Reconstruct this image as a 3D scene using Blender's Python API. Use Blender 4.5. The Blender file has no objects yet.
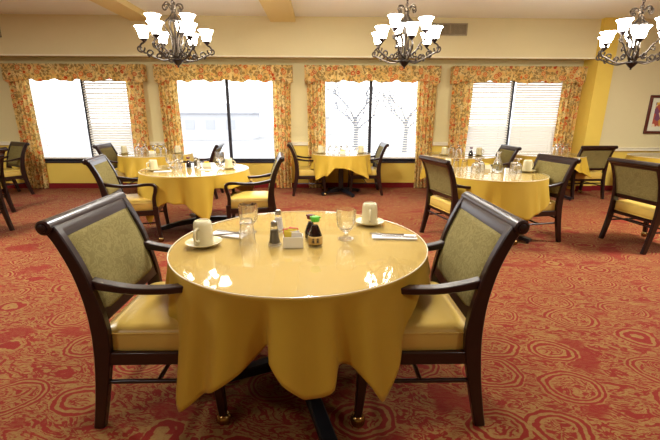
import bpy, math, random
from mathutils import Vector, Matrix
random.seed(7)
C = bpy.context.scene
COL = C.collection
PI = math.pi
R = math.radians

# ------------------------------------------------------------------ camera
cam_d = bpy.data.cameras.new('camera'); cam = bpy.data.objects.new('camera', cam_d); COL.objects.link(cam)
cam_d.sensor_width = 36; cam_d.lens = 381.2 / 660 * 36; cam_d.clip_start = .05; cam_d.clip_end = 300
pit, yaw, roll = .2678, .0225, .0025
F = Vector((math.sin(yaw) * math.cos(pit), math.cos(yaw) * math.cos(pit), -math.sin(pit)))
Rv = Vector((math.cos(yaw), -math.sin(yaw), 0)); Uv = Rv.cross(F)
R2 = math.cos(roll) * Rv + math.sin(roll) * Uv; U2 = -math.sin(roll) * Rv + math.cos(roll) * Uv
m = Matrix((R2, U2, -F)).transposed().to_4x4(); m.translation = (0, 0, 1.4213)
cam.matrix_world = m
C.camera = cam
# ------------------------------------------------------------------ world and exposure
w = bpy.data.worlds.new('overcast sky'); C.world = w; w.use_nodes = True
bgn = w.node_tree.nodes['Background']; bgn.inputs[0].default_value = (1, 1, 1, 1); bgn.inputs[1].default_value = 3.1
C.view_settings.view_transform = 'Standard'; C.view_settings.look = 'None'
C.view_settings.gamma = 1; C.view_settings.use_curve_mapping = False
C.view_settings.exposure = 0.2
SHADE_EMIT = 20.0

for lx, ly, en in ((-3.2, -.8, 40), (3.2, -.8, 40), (0, 1.6, 40), (-4.4, 3.6, 150), (4.6, 3.6, 170), (-.3, 4.4, 150)):      # unseen fill lamps added at ceiling height to brighten the room
    ld = bpy.data.lights.new('added_ceiling_fill', 'AREA'); ld.shape = 'DISK'; ld.size = .6; ld.energy = en; ld.color = (1, 1, .97)
    lo = bpy.data.objects.new('added_ceiling_fill', ld); COL.objects.link(lo); lo.location = (lx, ly, 3.06)

# ------------------------------------------------------------------ helpers
def srgb(r, g, b):
    f = lambda c: (c / 255 / 12.92) if c / 255 <= .04045 else ((c / 255 + .055) / 1.055) ** 2.4
    return (f(r), f(g), f(b), 1)

class NT:
    def __init__(s, name, rough=.5, spec=.5, metal=0, coat=0):
        s.m = bpy.data.materials.new(name); s.m.use_nodes = True; s.t = s.m.node_tree
        s.p = s.t.nodes['Principled BSDF']; s.out = s.t.nodes['Material Output']
        s.p.inputs['Roughness'].default_value = rough; s.p.inputs['Metallic'].default_value = metal
        s.p.inputs['Specular IOR Level'].default_value = spec; s.p.inputs['Coat Weight'].default_value = coat
        s.p.inputs['Coat Roughness'].default_value = .12
    def n(s, typ, **kw):
        x = s.t.nodes.new(typ)
        for k, v in kw.items(): setattr(x, k, v)
        return x
    def l(s, a, b): s.t.links.new(a, b)
    def put(s, sock, v):
        if isinstance(v, bpy.types.NodeSocket): s.l(v, sock)
        else: sock.default_value = v
    def coord(s, kind='Object', scale=(1, 1, 1), rot=(0, 0, 0)):
        tc = s.n('ShaderNodeTexCoord'); mp = s.n('ShaderNodeMapping')
        mp.inputs['Scale'].default_value = scale; mp.inputs['Rotation'].default_value = rot
        s.l(tc.outputs[kind], mp.inputs[0]); return mp.outputs[0]
    def noise(s, vec, scale, detail=2, rough=.5, dist=0):
        x = s.n('ShaderNodeTexNoise'); s.l(vec, x.inputs['Vector'])
        x.inputs['Scale'].default_value = scale; x.inputs['Detail'].default_value = detail
        x.inputs['Roughness'].default_value = rough; x.inputs['Distortion'].default_value = dist
        return x.outputs
    def voro(s, vec, scale, rnd=1, feature='F1'):
        x = s.n('ShaderNodeTexVoronoi', feature=feature); s.l(vec, x.inputs['Vector'])
        x.inputs['Scale'].default_value = scale; x.inputs['Randomness'].default_value = rnd
        return x.outputs
    def math(s, op, a, b=0, c=0):
        x = s.n('ShaderNodeMath', operation=op)
        s.put(x.inputs[0], a); s.put(x.inputs[1], b); s.put(x.inputs[2], c); return x.outputs[0]
    def smooth(s, v, a, b):
        x = s.n('ShaderNodeMapRange', interpolation_type='SMOOTHSTEP')
        s.put(x.inputs[0], v); x.inputs[1].default_value = a; x.inputs[2].default_value = b; return x.outputs[0]
    def mix(s, f, a, b):
        x = s.n('ShaderNodeMix', data_type='RGBA'); s.put(x.inputs[0], f); s.put(x.inputs[6], a); s.put(x.inputs[7], b)
        return x.outputs[2]
    def vadd(s, a, b, scale):
        x = s.n('ShaderNodeVectorMath', operation='MULTIPLY_ADD'); s.l(b, x.inputs[0])
        x.inputs[1].default_value = (scale,) * 3; s.l(a, x.inputs[2]); return x.outputs[0]
    def color(s, c): s.put(s.p.inputs['Base Color'], c); return s
    def bump(s, h, strength=.3, dist=.01):
        b = s.n('ShaderNodeBump'); b.inputs['Strength'].default_value = strength; b.inputs['Distance'].default_value = dist
        s.l(h, b.inputs['Height']); s.l(b.outputs[0], s.p.inputs['Normal']); return s

def plain(name, c, rough=.5, var=.06, scale=30, **kw):
    t = NT(name, rough, **kw); co = t.coord()
    n = t.noise(co, scale, 3)[0]
    c2 = tuple(x * (1 - var * 2) for x in c[:3]) + (1,); c3 = tuple(min(1, x * (1 + var)) for x in c[:3]) + (1,)
    t.color(t.mix(n, c2, c3)); return t
M = {}
M['wood'] = plain('dark mahogany', srgb(36, 12, 9), .3, .25, 14, coat=.1).m
def vinyl():
    t = plain('golden vinyl', srgb(200, 166, 78), .36, .05, 6); t.bump(t.noise(t.coord(), 260, 2)[0], .08, .002); return t.m
M['vinyl'] = vinyl()
def olive():
    t = NT('olive woven fabric', .85, .2); co = t.coord()
    d = t.vadd(co, t.noise(co, 20, 2)[1], .05)
    v = t.math('SINE', t.math('MULTIPLY', t.noise(d, 16, 1, .5, 1.5)[0], 40))
    f = t.smooth(v, -.3, .4); f2 = t.noise(co, 300, 1)[0]
    c = t.mix(f, srgb(106, 95, 50), srgb(126, 114, 66)); c = t.mix(t.math('MULTIPLY', f2, .4), c, srgb(146, 130, 82))
    t.color(c); t.bump(f2, .2, .002); return t.m
M['olive'] = olive()
M['olive_piping'] = plain('olive piping', srgb(112, 100, 48), .7).m
M['brass'] = plain('aged brass', srgb(150, 120, 70), .25, .2, metal=1).m
M['black'] = plain('black metal', srgb(26, 26, 30), .35, .2).m
M['cloth'] = None
def cloth():
    t = NT('gold tablecloth', .58, .35); co = t.coord('Object')
    n = t.noise(co, 3, 2)[0]
    t.color(t.mix(n, srgb(184, 148, 38), srgb(196, 160, 50)))
    t.p.inputs['Sheen Weight'].default_value = .045
    t.bump(t.noise(co, 500, 1)[0], .1, .001)
    return t.m
M['cloth'] = cloth()
def glassy(name, tint=(1, 1, 1, 1), fres=1.45, rough=.02, refl_col=None, refl_mix=0):
    m_ = bpy.data.materials.new(name); m_.use_nodes = True; t = m_.node_tree; t.nodes.clear()
    o = t.nodes.new('ShaderNodeOutputMaterial'); mx = t.nodes.new('ShaderNodeMixShader')
    tr = t.nodes.new('ShaderNodeBsdfTransparent'); tr.inputs[0].default_value = tint
    gl = t.nodes.new('ShaderNodeBsdfGlossy'); gl.inputs['Roughness'].default_value = rough
    fr = t.nodes.new('ShaderNodeFresnel'); fr.inputs[0].default_value = fres
    ge = t.nodes.new('ShaderNodeNewGeometry'); su = t.nodes.new('ShaderNodeMath'); su.operation = 'SUBTRACT'; su.inputs[0].default_value = 1
    mu = t.nodes.new('ShaderNodeMath'); mu.operation = 'MULTIPLY'
    t.links.new(ge.outputs['Backfacing'], su.inputs[1]); t.links.new(su.outputs[0], mu.inputs[0]); t.links.new(fr.outputs[0], mu.inputs[1])
    t.links.new(mu.outputs[0], mx.inputs[0]); t.links.new(gl.outputs[0], mx.inputs[2])
    if refl_col:
        df = t.nodes.new('ShaderNodeBsdfDiffuse'); df.inputs[0].default_value = refl_col
        m2 = t.nodes.new('ShaderNodeMixShader'); m2.inputs[0].default_value = refl_mix
        t.links.new(tr.outputs[0], m2.inputs[1]); t.links.new(df.outputs[0], m2.inputs[2]); t.links.new(m2.outputs[0], mx.inputs[1])
    else: t.links.new(tr.outputs[0], mx.inputs[1])
    t.links.new(mx.outputs[0], o.inputs[0]); return m_
M['top_glass'] = glassy('tabletop glass', (.99, .99, .98, 1), 1.75, .035, srgb(234, 208, 136), .15)  # pale diffuse share paints in the brightness of ceiling and window reflections
M['edge'] = plain('pale glass edge', srgb(236, 226, 196), .2, .02).m
M['pane'] = glassy('window glass', (.98, .99, 1, 1), 1.3)
def clear():
    t = NT('clear glass', .0); t.p.inputs['Transmission Weight'].default_value = 1; t.p.inputs['IOR'].default_value = 1.45
    t.color((1, 1, 1, 1))
    tr = t.n('ShaderNodeBsdfTransparent'); mx = t.n('ShaderNodeMixShader'); mx.inputs[0].default_value = .15
    t.l(t.p.outputs[0], mx.inputs[1]); t.l(tr.outputs[0], mx.inputs[2]); t.l(mx.outputs[0], t.out.inputs[0]); return t.m
M['glass'] = clear()
M['china'] = plain('cream china', srgb(208, 196, 154), .18, .02, coat=.3).m
M['white_china'] = plain('white china', srgb(228, 222, 200), .2, .02).m
M['steel'] = plain('stainless steel', srgb(200, 198, 195), .2, .03, metal=1).m
M['napkin'] = plain('white paper napkin', srgb(235, 230, 222), .8, .03).m
M['pepper'] = plain('ground pepper', srgb(122, 110, 84), .9, .3, 300).m
M['salt'] = plain('salt grains', srgb(225, 220, 212), .9, .1, 300).m
M['soy'] = plain('soy sauce', srgb(28, 12, 8), .1, .1).m
M['green_cap'] = plain('green plastic', srgb(96, 190, 50), .35, .03).m
M['red_cap'] = plain('red plastic', srgb(96, 22, 24), .35, .03).m
M['paper_label'] = plain('tan paper label', srgb(196, 158, 84), .6, .05).m
M['ink'] = plain('black ink', srgb(28, 24, 20), .6, .03).m
M['yellow_packet'] = plain('yellow packet paper', srgb(240, 214, 70), .6, .05).m
M['pink_packet'] = plain('pink packet paper', srgb(226, 96, 108), .6, .05).m
M['white_packet'] = plain('white packet paper', srgb(235, 230, 220), .6, .05).m
M['bronze'] = plain('antique bronze', srgb(66, 54, 42), .38, .35, 40, metal=.7).m
M['dark_bronze'] = plain('dark bronze', srgb(48, 38, 40), .35, .2, 40, metal=.6).m
def wallmat(name, c, var=.02):
    t = plain(name, c, .85, var, 1.5, spec=.2); t.bump(t.noise(t.coord(), 180, 2)[0], .06, .002); return t.m
M['wall_beige'] = wallmat('beige paint', srgb(212, 198, 148))
M['wall_yellow'] = wallmat('yellow paint', srgb(226, 194, 88))
M['wall_cream'] = wallmat('cream paint', srgb(216, 202, 156))
M['soffit'] = wallmat('pale gold paint', srgb(218, 204, 158))
M['ceiling'] = wallmat('off white ceiling paint', srgb(240, 240, 234))
M['beam'] = wallmat('buttery paint', srgb(224, 204, 146))
M['rail'] = wallmat('white trim paint', srgb(232, 222, 192))
M['base'] = wallmat('dark red base', srgb(120, 26, 26))
M['frame_dark'] = plain('dark window frame', srgb(38, 36, 44), .4, .1).m
M['vent'] = plain('vent grey', srgb(158, 142, 112), .5, .05).m
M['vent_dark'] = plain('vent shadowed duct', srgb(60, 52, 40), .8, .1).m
M['picture_frame'] = plain('reddish wood frame', srgb(92, 38, 28), .35, .2).m
M['mat'] = plain('pale mat board', srgb(222, 222, 196), .8, .02).m
def slat():
    t = plain('white blind slat', srgb(240, 236, 226), .5, .01)
    tl = t.n('ShaderNodeBsdfTranslucent'); tl.inputs[0].default_value = srgb(240, 232, 214)
    mx = t.n('ShaderNodeMixShader'); mx.inputs[0].default_value = .25
    t.l(t.p.outputs[0], mx.inputs[1]); t.l(tl.outputs[0], mx.inputs[2]); t.l(mx.outputs[0], t.out.inputs[0]); return t.m
M['slat'] = slat()
def floral():
    t = NT('floral curtain fabric', .8, .2); co = t.coord('Object')
    wv = t.vadd(co, t.noise(co, 5, 2)[1], .10)
    col = t.mix(t.smooth(t.noise(co, 9, 2)[0], .4, .6), srgb(248, 224, 156), srgb(242, 206, 124))
    vines = t.math('ABSOLUTE', t.math('SUBTRACT', t.noise(wv, 11, 1, .5, 1)[0], .5))
    col = t.mix(t.smooth(vines, .045, .015), col, srgb(172, 148, 90))
    leaf = t.voro(wv, 15, 1)
    col = t.mix(t.smooth(leaf[0], .42, .32), col, t.mix(t.smooth(t.n('ShaderNodeSeparateColor').outputs[0], 0, 1), srgb(180, 146, 84), srgb(180, 146, 84)))
    fl = t.voro(t.vadd(co, t.noise(co, 14, 1)[1], .03), 9, .95)
    sep = t.n('ShaderNodeSeparateColor'); t.l(fl[1], sep.inputs[0])
    pet = t.math('SINE', t.math('MULTIPLY', fl[0], 26))
    fc = t.mix(t.smooth(pet, -.2, .5), srgb(238, 196, 130), t.mix(t.smooth(sep.outputs[0], .4, .6), srgb(206, 84, 34), srgb(228, 128, 48)))
    on = t.math('MULTIPLY', t.smooth(fl[0], .46, .40), t.smooth(sep.outputs[1], .25, .3))
    col = t.mix(on, col, fc)
    t.color(col)
    tl = t.n('ShaderNodeBsdfTranslucent'); t.l(col, tl.inputs[0])
    mx = t.n('ShaderNodeMixShader'); mx.inputs[0].default_value = .5
    t.l(t.p.outputs[0], mx.inputs[1]); t.l(tl.outputs[0], mx.inputs[2]); t.l(mx.outputs[0], t.out.inputs[0]); return t.m
M['floral'] = floral()
def carpet():
    t = NT('red and gold paisley carpet', .92, .15); co = t.coord('Object', (1, 1.25, 1), (0, 0, .35))
    wob = t.vadd(t.vadd(co, t.noise(co, 3.2, 1)[1], .09), t.noise(co, 16, 2)[1], .03)
    md = t.voro(wob, 2.1, .5)
    d = md[0]
    rings = t.smooth(t.math('SINE', t.math('MULTIPLY', d, 100)), -.1, .3)
    inner = t.smooth(t.math('SINE', t.math('MULTIPLY', t.noise(wob, 10, 2, .5, 1.0)[0], 46)), -.45, .1)
    stretch = t.n('ShaderNodeMapping'); t.l(wob, stretch.inputs[0]); stretch.inputs['Scale'].default_value = (1, 2.2, 1); stretch.inputs['Rotation'].default_value = (0, 0, -.5)
    swirl = t.smooth(t.math('SINE', t.math('MULTIPLY', t.noise(stretch.outputs[0], 4.6, 3, .6, 1.2)[0], 46)), -.5, .1)
    fine = t.smooth(t.math('ABSOLUTE', t.math('SUBTRACT', t.noise(stretch.outputs[0], 15, 2, .6, .8)[0], .5)), .012, .035)
    field = t.smooth(t.noise(co, 2.6, 2)[0], .36, .42)
    swirl = t.math('MULTIPLY', swirl, t.math('MULTIPLY_ADD', field, .8, .2))
    swirl = t.math('MULTIPLY', swirl, t.math('MULTIPLY_ADD', fine, .7, .3)); inner = t.math('MULTIPLY', inner, t.math('MULTIPLY_ADD', fine, .6, .4))
    edge = t.math('ADD', d, t.math('MULTIPLY_ADD', t.noise(co, 14, 2)[0], .10, -.05))
    zin = t.smooth(d, .265, .255); zring = t.math('MULTIPLY', t.smooth(d, .255, .265), t.smooth(edge, .40, .385))
    zout = t.smooth(edge, .385, .40)
    f = t.math('ADD', t.math('ADD', t.math('MULTIPLY', inner, zin), t.math('MULTIPLY', rings, zring)), t.math('MULTIPLY', swirl, zout))
    fib = t.noise(t.coord(), 420, 2, .7)[0]; fib2 = t.noise(co, 60, 2, .6)[0]
    f = t.math('MULTIPLY', f, t.math('MULTIPLY_ADD', t.smooth(fib2, .35, .55), .3, .7))
    red = t.mix(t.noise(co, 1.2, 1)[0], srgb(116, 22, 13), srgb(130, 29, 17))
    gold = t.mix(t.noise(co, 4, 1)[0], srgb(132, 98, 48), srgb(150, 118, 64))
    c = t.mix(f, red, gold); c = t.mix(t.math('MULTIPLY', fib, .35), c, srgb(110, 46, 26))
    t.color(c); t.bump(fib, .5, .004); t.p.inputs['Sheen Weight'].default_value = .04
    t.p.inputs['Sheen Roughness'].default_value = .5; return t.m
M['carpet'] = carpet()
def shade_mat():
    m_ = bpy.data.materials.new('lit frosted glass'); m_.use_nodes = True; t = m_.node_tree; p = t.nodes['Principled BSDF']
    p.inputs['Base Color'].default_value = srgb(250, 240, 220); p.inputs['Roughness'].default_value = .4
    p.inputs['Emission Color'].default_value = srgb(255, 252, 242); p.inputs['Emission Strength'].default_value = SHADE_EMIT
    return m_
M['lit'] = shade_mat()

def tag(o, label=None, cat=None, group=None, kind=None):
    if label: o['label'] = label
    if cat: o['category'] = cat
    if group: o['group'] = group
    if kind: o['kind'] = kind
    return o
def empty(name, loc=(0, 0, 0), rz=0):
    o = bpy.data.objects.new(name, None); COL.objects.link(o); o.location = loc; o.rotation_euler = (0, 0, rz)
    o.empty_display_size = .1; return o
def copy_tree(o, parent=None):
    c = o.copy(); COL.objects.link(c); c.parent = parent
    for ch in list(o.children): copy_tree(ch, c)
    return c
def catmull(pts, n):
    out = []; L = len(pts)
    for i in range(L - 1):
        p0 = pts[max(i - 1, 0)]; p1 = pts[i]; p2 = pts[i + 1]; p3 = pts[min(i + 2, L - 1)]
        for k in range(n):
            t = k / n
            out.append(tuple(.5 * (2 * b + (c - a) * t + (2 * a - 5 * b + 4 * c - d) * t * t + (-a + 3 * b - 3 * c + d) * t ** 3)
                             for a, b, c, d in zip(p0, p1, p2, p3)))
    out.append(tuple(pts[-1])); return out

class MB:
    def __init__(s): s.v = []; s.f = []
    def box(s, x0, x1, y0, y1, z0, z1, rot=None, org=(0, 0, 0)):
        b = len(s.v)
        for x, y, z in ((x0, y0, z0), (x1, y0, z0), (x1, y1, z0), (x0, y1, z0), (x0, y0, z1), (x1, y0, z1), (x1, y1, z1), (x0, y1, z1)):
            p = Vector((x, y, z))
            if rot: p = rot @ p
            s.v.append(tuple(p + Vector(org)))
        s.f += [tuple(b + i for i in q) for q in ((0, 3, 2, 1), (4, 5, 6, 7), (0, 1, 5, 4), (1, 2, 6, 5), (2, 3, 7, 6), (3, 0, 4, 7))]
        return s
    def loft(s, rings, closed=False, caps=True):
        b = len(s.v); n = len(rings[0]); m_ = len(rings)
        for r in rings: s.v += [tuple(p) for p in r]
        for i in range(m_ if closed else m_ - 1):
            j = (i + 1) % m_
            for k in range(n):
                l = (k + 1) % n
                s.f.append((b + i * n + k, b + i * n + l, b + j * n + l, b + j * n + k))
        if caps and not closed:
            s.f.append(tuple(b + k for k in reversed(range(n)))); s.f.append(tuple(b + (m_ - 1) * n + k for k in range(n)))
        return s
    def tube(s, pts, r, seg=8, closed=False, caps=True):
        P = [Vector(p) for p in pts]; n = len(P); rings = []
        up = None
        for i, p in enumerate(P):
            if closed: t = P[(i + 1) % n] - P[i - 1]
            else: t = P[min(i + 1, n - 1)] - P[max(i - 1, 0)]
            t.normalize()
            if up is None:
                up = Vector((0, 0, 1)) if abs(t.z) < .9 else Vector((1, 0, 0))
            a = up - t * up.dot(t)
            if a.length < 1e-5: a = t.orthogonal()
            a.normalize(); up = a; b = t.cross(a)
            rr = r[i] if isinstance(r, (list, tuple)) else r
            rings.append([p + rr * (math.cos(2 * PI * k / seg) * a + math.sin(2 * PI * k / seg) * b) for k in range(seg)])
        return s.loft(rings, closed, caps)
    def ribbon(s, path, y, th, n=5, ch=.25):
        """path of (x, z, width) swept in the xz plane with thickness th about y, chamfered corners"""
        P = catmull(path, n); rings = []
        for i, (x, z, wd) in enumerate(P):
            a = P[max(i - 1, 0)]; b = P[min(i + 1, len(P) - 1)]
            t = Vector((b[0] - a[0], 0, b[1] - a[1])).normalized(); nn = Vector((t.z, 0, -t.x))
            h = wd / 2; q = th / 2; c = min(h, q) * ch
            sec = [(-h + c, -q), (h - c, -q), (h, -q + c), (h, q - c), (h - c, q), (-h + c, q), (-h, q - c), (-h, -q + c)]
            rings.append([Vector((x, y + v, z)) + nn * u for u, v in sec])
        return s.loft(rings)
    def lathe(s, prof, seg=24, org=(0, 0, 0), fl=0, nf=0, inv=False):
        rings = []; H = max(p[1] for p in prof)
        for r, z in prof:
            ring = []
            for k in range(seg):
                a = 2 * PI * k / seg; rr = r * (1 + (fl * math.cos(nf * a) if nf else 0))
                ring.append((org[0] + rr * math.cos(a), org[1] + rr * math.sin(a), org[2] + (H - z if inv else z)))
            rings.append(ring)
        return s.loft(rings, False, True)
    def grid(s, fn, nu, nv, closed_u=False):
        b = len(s.v)
        for j in range(nv + 1):
            for i in range(nu if closed_u else nu + 1): s.v.append(tuple(fn(i / nu, j / nv)))
        W_ = nu if closed_u else nu + 1
        for j in range(nv):
            for i in range(nu):
                i2 = (i + 1) % W_
                s.f.append((b + j * W_ + i, b + j * W_ + i2, b + (j + 1) * W_ + i2, b + (j + 1) * W_ + i))
        return s
    def build(s, name, mat, parent=None, smooth=38, bevel=0, solid=0, kind=None, label=None):
        me = bpy.data.meshes.new(name); me.from_pydata(s.v, [], s.f); me.validate(); me.update()
        import bmesh
        bm = bmesh.new(); bm.from_mesh(me); bmesh.ops.recalc_face_normals(bm, faces=bm.faces); bm.to_mesh(me); bm.free()
        if smooth:
            me.shade_smooth(); me.set_sharp_from_angle(angle=R(smooth))
        me.materials.append(M[mat] if isinstance(mat, str) else mat)
        o = bpy.data.objects.new(name, me); COL.objects.link(o); o.parent = parent
        if solid:
            q = o.modifiers.new('solid', 'SOLIDIFY'); q.thickness = solid; q.offset = 0
        if bevel:
            q = o.modifiers.new('bevel', 'BEVEL'); q.width = bevel; q.segments = 2; q.limit_method = 'ANGLE'; q.angle_limit = R(40)
        if kind: o['kind'] = kind
        if label: o['label'] = label
        return o

# ------------------------------------------------------------------ setting
W = 7.684; CZ = 3.09; SOF = 2.44; SY = W - .30
WIN = [-4.54, -1.81, .962, 3.735]; HW = 1.06; Z0 = .53; Z1 = 2.24; XE = 5.26
MB().box(-9, 10, -5, 7.69 + .2, -.1, 0).build('floor', 'carpet', smooth=0, kind='structure')
MB().box(-9, 10, -5, W + .2, CZ, CZ + .15).build('ceiling', 'ceiling', smooth=0, kind='structure')
MB().box(-9.2, -9, -5, W + .2, 0, CZ).build('wall_left', 'wall_beige', smooth=0, kind='structure')
MB().box(10, 10.2, -5, W + .2, 0, CZ).build('wall_side', 'wall_beige', smooth=0, kind='structure')
MB().box(-9, 10, -5.2, -5, 0, CZ).build('wall_front', 'wall_beige', smooth=0, kind='structure')
mb = MB()
edges = [-9] + [e for c in WIN for e in (c - HW, c + HW)] + [5.6]
for i in range(0, len(edges), 2): mb.box(edges[i], edges[i + 1], W, W + .2, .88, CZ)
for c in WIN: mb.box(c - HW, c + HW, W, W + .2, Z1, CZ)
mb.build('wall_back', 'wall_beige', smooth=0, kind='structure')
mb = MB()
for i in range(0, len(edges), 2): mb.box(edges[i], edges[i + 1], W, W + .2, 0, .88)
for c in WIN: mb.box(c - HW, c + HW, W, W + .2, 0, Z0)
mb.build('wall_back_lower', 'wall_yellow', smooth=0, kind='structure')
MB().box(-9, 5.22, SY, W, SOF, CZ).build('trim_1', 'soffit', smooth=0, kind='structure')
MB().box(-9, 5.22, SY - .02, SY, SOF - .015, SOF + .01).build('trim_2', 'rail', smooth=0, kind='structure')
# pilaster and right hand wall
MB().box(5.0, 5.30, 7.28, W, 0, CZ).build('trim_3', 'wall_yellow', smooth=0, kind='structure')
MB().box(5.30, 10, 7.33, 7.55, .80, CZ).build('wall_right', 'wall_cream', smooth=0, kind='structure')
MB().box(5.30, 10, 7.33, 7.55, 0, .80).build('wall_right_lower', 'wall_yellow', smooth=0, kind='structure')
MB().box(5.30, 10, 7.30, 7.33, .775, .835).box(5.30, 10, 7.285, 7.33, .825, .84).build('trim_4', 'rail', smooth=0, kind='structure')
mb = MB()
for i in range(0, len(edges), 2): mb.box(edges[i], min(edges[i + 1], 5.0), W - .03, W, .85, .91).box(edges[i], min(edges[i + 1], 5.0), W - .045, W, .90, .915)
mb.build('trim_5', 'rail', smooth=0, kind='structure')
MB().box(-9, 5.0, W - .02, W, 0, .10).build('baseboard_back', 'base', smooth=0, kind='structure')
MB().box(4.98, 5.30, 7.26, 7.28, 0, .10).box(5.30, 10, 7.31, 7.33, 0, .10).build('baseboard_right', 'base', smooth=0, kind='structure')
MB().box(-3.31, -2.94, 0, SY, 3.0, CZ).build('trim_6', 'beam', smooth=0, kind='structure')
MB().box(-.886, -.45, 0, SY, 3.0, CZ).build('trim_7', 'beam', smooth=0, kind='structure')
for wi, c in enumerate(WIN):
    mb = MB()
    y0, y1 = W + .07, W + .12
    for a, b in ((c - HW, c - HW + .05), (c + HW - .05, c + HW), (c - .028, c + .028)): mb.box(a, b, y0, y1, Z0, Z1)
    mb.box(c - HW, c + HW, y0, y1, Z0, Z0 + .05).box(c - HW, c + HW, y0, y1, Z1 - .05, Z1)
    fr = mb.build('window_%d' % (wi + 1), 'frame_dark', smooth=0, kind='structure')
    for a, b in ((c - HW + .05, c - .028), (c + .028, c + HW - .05)):
        MB().box(a, b, W + .092, W + .098, Z0 + .05, Z1 - .05).build('pane', 'pane', fr, smooth=0)
    MB().box(c - HW, c + HW, W - .02, W + .07, Z0 - .025, Z0).build('sill', 'frame_dark', fr, smooth=0)

# ---- outside
MB().box(-60, 60, W + 1, 90, -1.2, -1.0).build('outdoor_ground', plain('pale ground', srgb(162, 162, 162), .9, .03, 1).m, smooth=0, kind='structure')
def tree(x, y, h, label):
    t = empty('bare_tree', (x, y, -1.0)); tag(t, label, 'tree')
    rnd = random.Random(int(x * 10)); mb = MB(); mb2 = MB()
    mb.tube([(0, 0, 0), (.05, 0, h * .3), (0, 0, h * .45)], [.16, .12, .1], 7)
    def br(p, d, l, r, dep, mbx):
        e = p + d * l; mbx.tube([p, p + d * l * .5 + Vector((0, 0, .04)), e], [r, r * .8, r * .5], 5)
        if dep:
            for _ in range(3):
                d2 = (d + Vector((rnd.uniform(-.8, .8), rnd.uniform(-.8, .8), rnd.uniform(-.1, .5)))).normalized()
                br(e, d2, l * .68, r * .55, dep - 1, mbx)
    for k in range(6):
        a = k * 1.05; br(Vector((0, 0, h * (.3 + .025 * k))), Vector((math.cos(a), math.sin(a), .8)).normalized(), h * .24, .07, 3, mb2)
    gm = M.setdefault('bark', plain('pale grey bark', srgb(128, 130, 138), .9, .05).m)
    mb.build('trunk', gm, t); mb2.build('branches', gm, t)
tree(1.9, 22, 5.2, 'bare pale tree outside the third window, left pane side')
tree(5.6, 26, 5.0, 'bare pale tree outside the third window, right pane side')
def house(x0, x1, y, h, label):
    t = empty('distant_building', ((x0 + x1) / 2, y, -1.0)); tag(t, label, 'building')
    hw = (x1 - x0) / 2; gm = M.setdefault('hazewall', plain('hazed grey siding', srgb(186, 187, 192), .9, .03, 1).m)
    dm = M.setdefault('hazeroof', plain('hazed blue grey roof', srgb(172, 174, 181), .9, .03, 1).m)  # distance haze is put into the wall and roof colours
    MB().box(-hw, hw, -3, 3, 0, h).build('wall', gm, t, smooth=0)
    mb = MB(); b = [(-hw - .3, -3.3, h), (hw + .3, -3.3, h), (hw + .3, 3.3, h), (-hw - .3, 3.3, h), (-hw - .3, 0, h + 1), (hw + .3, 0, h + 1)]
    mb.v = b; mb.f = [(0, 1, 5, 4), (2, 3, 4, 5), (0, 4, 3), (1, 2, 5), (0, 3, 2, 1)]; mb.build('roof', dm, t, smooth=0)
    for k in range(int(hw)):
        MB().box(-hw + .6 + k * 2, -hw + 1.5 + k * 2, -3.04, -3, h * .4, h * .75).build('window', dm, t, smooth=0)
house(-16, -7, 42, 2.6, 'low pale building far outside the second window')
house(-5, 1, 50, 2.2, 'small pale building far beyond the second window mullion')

# ---- blinds
ANG = R(18)
def blind(x0, x1, zb, ang, label, zt=Z1):
    t = empty('window_blind', ((x0 + x1) / 2, W + .03, zb)); tag(t, label, 'blind', 'horizontal window blinds')
    hw = (x1 - x0) / 2 - .004; mb = MB(); z = .03; rot = Matrix.Rotation(ang, 3, 'X')
    while z < zt - zb - .06:
        mb.box(-hw, hw, -.023, .023, -.001, .001, rot, (0, 0, z)); z += .046
    mb.build('slats', 'slat', t, smooth=0)
    MB().box(-hw, hw, -.022, .022, zt - zb - .05, zt - zb - .005).build('headrail', 'slat', t, smooth=0)
    MB().box(-hw, hw, -.022, .022, 0, .018).build('bottom_rail', 'slat', t, smooth=0)
    for sx in (-hw * .6, hw * .6): MB().tube([(sx, -.024, .01), (sx, -.024, zt - zb - .03)], .0015, 5).build('cord', 'slat', t)
for c, sides, ang, nm in ((WIN[0], 'LR', (14, 42), 'first'), (WIN[2], 'LR', (10, 18), 'third'), (WIN[3], 'LR', (48, 58), 'fourth')):
    blind(c - HW + .052, c - .03, Z0 + .055, R(ang[0]), 'white horizontal blind on the left pane of the %s window from the left' % nm)
    blind(c + .03, c + HW - .052, Z0 + .055, R(ang[1]), 'white horizontal blind on the right pane of the %s window from the left' % nm)

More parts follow.
